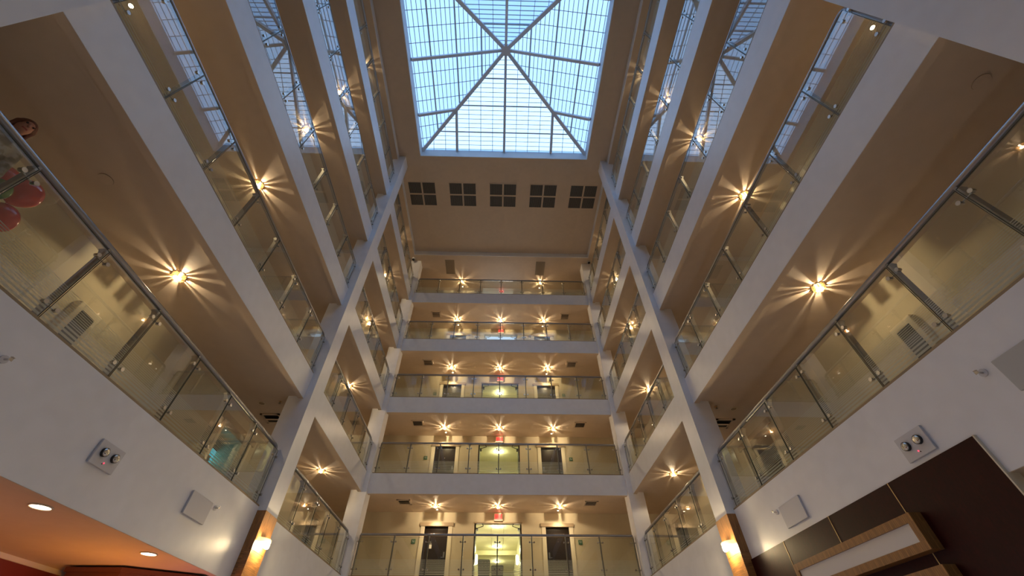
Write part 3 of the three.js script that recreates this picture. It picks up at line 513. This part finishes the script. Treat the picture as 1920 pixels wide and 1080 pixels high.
// ------------------------------------------------------------------ balloons behind the lowest railing
{
  const prof = []; for (let i = 0; i <= 20; i++) { const a = i / 20 * Math.PI; prof.push(new THREE.Vector2(Math.sin(a) * (1 - 0.16 * Math.cos(a) * -1 * (a > Math.PI / 2 ? 0 : 0) - (a < 1.2 ? 0.18 * (1.2 - a) * Math.sin(a) : 0)), -Math.cos(a) * 1.12)); }
  const g = new THREE.LatheGeometry(prof, 28), mats = {
    red: phy([0.7, 0.012, 0.02], { roughness: 0.12, clearcoat: 0.5 }), green: phy([0.05, 0.2, 0.03], { roughness: 0.12, clearcoat: 0.5 }), pink: phy([0.75, 0.25, 0.2], { roughness: 0.15, clearcoat: 0.4 }), clear: phy([0.9, 0.85, 0.75], { roughness: 0.05, transmission: 0.9, thickness: 0, ior: 1.4 }) };
  for (const [label, m, x, y, z, r] of [['big shiny red balloon highest of the three red ones', 'red', -5.08, 3.73, -2.34, 0.15], ['shiny red balloon lowest of the bunch', 'red', -5.0, 3.32, -2.36, 0.145], ['red balloon squeezed behind the other two red ones', 'red', -5.44, 3.92, -2.28, 0.15], ['small green balloon beside the red ones', 'green', -4.98, 3.5, -2.15, 0.1], ['pale pink balloon of the bunch', 'pink', -5.75, 4.12, -2.4, 0.15], ['clear see-through balloon behind the big red one', 'clear', -5.4, 4.14, -2.6, 0.13]]) {
    const yy = y + EYE, t = thing('balloon', label, 'balloon', [x, yy - r * 1.12 - 0.02, z], 'balloons tied behind the railing');
    const b = mesh('skin', g.clone().scale(r, r, r).translate(0, r * 1.12 + 0.02, 0), mats[m], t); mesh('knot', new THREE.ConeGeometry(0.014, 0.03, 8).translate(0, 0.012, 0), mats[m], t);
    const a = new THREE.Vector3(0, 0, 0), e = new THREE.Vector3(0.01, -0.07, 0.01);
    mesh('string', new THREE.TubeGeometry(new THREE.QuadraticBezierCurve3(a, new THREE.Vector3(e.x * 0.2, e.y * 0.6, e.z * 0.2), e), 8, 0.002, 5), MAT.board, t);
  }
}

// ------------------------------------------------------------------ the person leaning on the lowest railing
function sdfMesh(fn, cx, cy, cz, half, res) {
  const mc = new MarchingCubes(res, new THREE.MeshStandardMaterial(), false, false, 200000), s = mc.size;
  mc.isolation = 0;
  for (let k = 0; k < s; k++) for (let j = 0; j < s; j++) for (let i = 0; i < s; i++) mc.field[i + j * s + k * s * s] = -fn(cx + (i - s / 2) / (s / 2) * half, cy + (j - s / 2) / (s / 2) * half, cz + (k - s / 2) / (s / 2) * half);
  mc.update();
  const n = mc.count, g = new THREE.BufferGeometry(), p = mc.positionArray.slice(0, n * 3);
  for (let i = 0; i < n; i++) { p[3 * i] = p[3 * i] * half + cx; p[3 * i + 1] = p[3 * i + 1] * half + cy; p[3 * i + 2] = p[3 * i + 2] * half + cz; }
  g.setAttribute('position', new THREE.BufferAttribute(p, 3));
  const m = mergeVertices(g, 1e-5); m.computeVertexNormals(); return m;
}
const smin = (a, b, k) => { const h = Math.max(k - Math.abs(a - b), 0) / k; return Math.min(a, b) - h * h * k * 0.25; };
function cap(x, y, z, a, b, ra, rb) { const dx = b[0] - a[0], dy = b[1] - a[1], dz = b[2] - a[2], px = x - a[0], py = y - a[1], pz = z - a[2]; const t = Math.max(0, Math.min(1, (px * dx + py * dy + pz * dz) / (dx * dx + dy * dy + dz * dz))); return Math.hypot(px - dx * t, py - dy * t, pz - dz * t) - (ra + (rb - ra) * t); }
const ell = (x, y, z, c, r) => { const q = Math.hypot((x - c[0]) / r[0], (y - c[1]) / r[1], (z - c[2]) / r[2]); return (q - 1) * Math.min(...r); };
{
  // local frame: faces +z, up y, feet at 0
  const person = thing('person', 'person in a grey green mottled jacket leaning on the lowest railing', 'person', [-5.29, F(0), -1.91], undefined, Math.PI / 2 - 0.25);
  person.scale.setScalar(0.98);
  const bones = [];
  for (const s of [-1, 1]) {
    bones.push([[s * 0.1, 0.9, -0.02], [s * 0.11, 0.48, 0.0], 0.09, 0.06], [[s * 0.11, 0.48, 0], [s * 0.12, 0.09, -0.03], 0.058, 0.04], [[s * 0.12, 0.05, -0.05], [s * 0.14, 0.035, 0.13], 0.042, 0.035]);
    if (s < 0) bones.push([[s * 0.17, 1.37, 0.02], [s * 0.26, 1.12, 0.1], 0.062, 0.05], [[s * 0.26, 1.12, 0.1], [s * 0.2, 1.2, 0.33], 0.047, 0.033]);
    else bones.push([[0.17, 1.37, 0.02], [0.235, 1.1, -0.01], 0.062, 0.05], [[0.235, 1.1, -0.01], [0.25, 0.87, 0.05], 0.047, 0.033]);
  }
  const torso = [[[0, 0.93, -0.02], [0, 1.15, 0], 0.145, 0.135], [[0, 1.15, 0], [0, 1.34, 0.02], 0.135, 0.13], [[-0.13, 1.37, 0.02], [0.13, 1.37, 0.02], 0.075, 0.075], [[0, 1.38, 0.02], [0, 1.52, 0.05], 0.055, 0.05]];
  const bodyF = (x, y, z) => { let d = 9; for (const [a, b, r, q] of torso) d = smin(d, cap(x, y, z, a, b, r, q), 0.06); for (const [a, b, r, q] of bones) d = smin(d, cap(x, y, z, a, b, r, q), 0.03); return d; };
  const HC = [0, 1.65, 0.07];
  const headF = (x, y, z) => {
    const X = x, Y = y - HC[1], Z = z - HC[2];
    let d = ell(X, Y, Z, [0, 0.03, -0.015], [0.078, 0.095, 0.096]); d = smin(d, ell(X, Y, Z, [0, -0.055, 0.025], [0.055, 0.065, 0.06]), 0.04);
    d = smin(d, cap(X, Y, Z, [0, 0.015, 0.085], [0, -0.025, 0.105], 0.009, 0.014), 0.012); d = smin(d, cap(X, Y, Z, [0, -0.1, 0.0], [0, -0.16, -0.03], 0.045, 0.05), 0.03);
    d = smin(d, cap(X, Y, Z, [-0.02, -0.06, 0.083], [0.02, -0.06, 0.083], 0.007, 0.007), 0.006);
    for (const s of [-1, 1]) { d = smin(d, ell(X, Y, Z, [s * 0.079, 0, -0.005], [0.011, 0.03, 0.018]), 0.008); d = Math.max(d, -ell(X, Y, Z, [s * 0.032, 0.018, 0.094], [0.017, 0.011, 0.016])); }
    return d;
  };
  // frame of a hand: centre of the palm, a = towards the fingertips, n = back of the hand, w = towards the thumb
  const handF = (c, a, n, w) => { const at = (p, q, o) => [0, 1, 2].map((i) => c[i] + a[i] * p + w[i] * q + n[i] * o); return (x, y, z) => {
    const X = [x - c[0], y - c[1], z - c[2]], dot = (v) => X[0] * v[0] + X[1] * v[1] + X[2] * v[2];
    let d = ell(dot(w), dot(n), dot(a), [0, 0, 0], [0.042, 0.017, 0.05]);
    d = smin(d, cap(x, y, z, at(-0.07, 0, 0), at(-0.02, 0, 0), 0.028, 0.022), 0.02);
    for (let f = 0; f < 4; f++) { const q = (1.5 - f) * 0.021, L = [0.03, 0.037, 0.035, 0.026][f], k0 = at(0.03, q, 0), k1 = at(0.04 + L * 0.5, q, 0.01), k2 = at(0.05 + L, q, -0.014), k3 = at(0.045 + L * 0.8, q, -0.04); d = smin(d, cap(x, y, z, k0, k1, 0.0095, 0.009), 0.006); d = smin(d, cap(x, y, z, k1, k2, 0.009, 0.0085), 0.004); d = smin(d, cap(x, y, z, k2, k3, 0.0085, 0.0075), 0.004); }
    d = smin(d, cap(x, y, z, at(-0.02, 0.03, -0.005), at(0.015, 0.055, -0.012), 0.013, 0.011), 0.01); return smin(d, cap(x, y, z, at(0.015, 0.055, -0.012), at(0.04, 0.05, -0.03), 0.011, 0.009), 0.006);
  }; };
  const parts = [sdfMesh(bodyF, 0, 0.78, 0.1, 0.85, 110), sdfMesh(headF, HC[0], HC[1], HC[2], 0.2, 72), sdfMesh(handF([-0.19, 1.225, 0.37], [0, 0, 1], [0, 1, 0], [1, 0, 0]), -0.19, 1.21, 0.38, 0.12, 60), sdfMesh(handF([0.25, 0.82, 0.06], [0, -1, 0], [1, 0, 0], [0, 0, 1]), 0.25, 0.81, 0.06, 0.12, 60)];
  const jn = noise2(55);
  parts.forEach((g, pi) => { const p = g.attributes.position, c = new Float32Array(p.count * 3); for (let i = 0; i < p.count; i++) { const x = p.getX(i), y = p.getY(i), z = p.getZ(i); let col; if (pi) { col = [0.42, 0.2, 0.13]; if (pi === 1 && Math.abs(y - (HC[1] - 0.06)) < 0.009 && Math.abs(x) < 0.026 && z > HC[2] + 0.07) col = [0.32, 0.08, 0.07]; } else if (y < 0.08) col = [0.03, 0.025, 0.02]; else if (y < 0.9) col = [0.05, 0.06, 0.09]; else if (y > 1.45 && Math.abs(x) < 0.07) col = [0.42, 0.2, 0.13]; else { const n = jn(x * 22 + 30, y * 22 + z * 14 + 9); col = n < 0.42 ? [0.1, 0.09, 0.055] : n < 0.6 ? [0.22, 0.2, 0.15] : [0.36, 0.35, 0.32]; } c.set(col, i * 3); } g.setAttribute('color', new THREE.BufferAttribute(c, 3)); });
  const body = mergeGeometries(parts.map((g) => g.toNonIndexed()), false);
  mesh('body', body, std([1, 1, 1], 0.75, 0, { vertexColors: true }), person);
  const hairF = (x, y, z) => { const X = x, Y = y - HC[1], Z = z - HC[2]; let d = ell(X, Y, Z, [0, 0.036, -0.022], [0.09, 0.103, 0.105]); d = smin(d, ell(X, Y, Z, [0, -0.06, -0.07], [0.085, 0.12, 0.05]), 0.04); for (const s of [-1, 1]) d = smin(d, cap(X, Y, Z, [s * 0.075, 0.02, 0.0], [s * 0.085, -0.15, -0.01], 0.022, 0.02), 0.03); return Math.max(d, -ell(X, Y, Z, [0, -0.02, 0.1], [0.066, 0.088, 0.085])); };
  mesh('hair', sdfMesh(hairF, HC[0], HC[1] - 0.03, HC[2] - 0.02, 0.22, 64), std([0.13, 0.04, 0.018], 0.6), person);
  for (const s of [-1, 1]) mesh('eye', new THREE.SphereGeometry(0.0115, 12, 8).translate(s * 0.032, HC[1] + 0.018, HC[2] + 0.079), std([0.05, 0.035, 0.03], 0.2), person);
}

renderer.render(scene, camera);
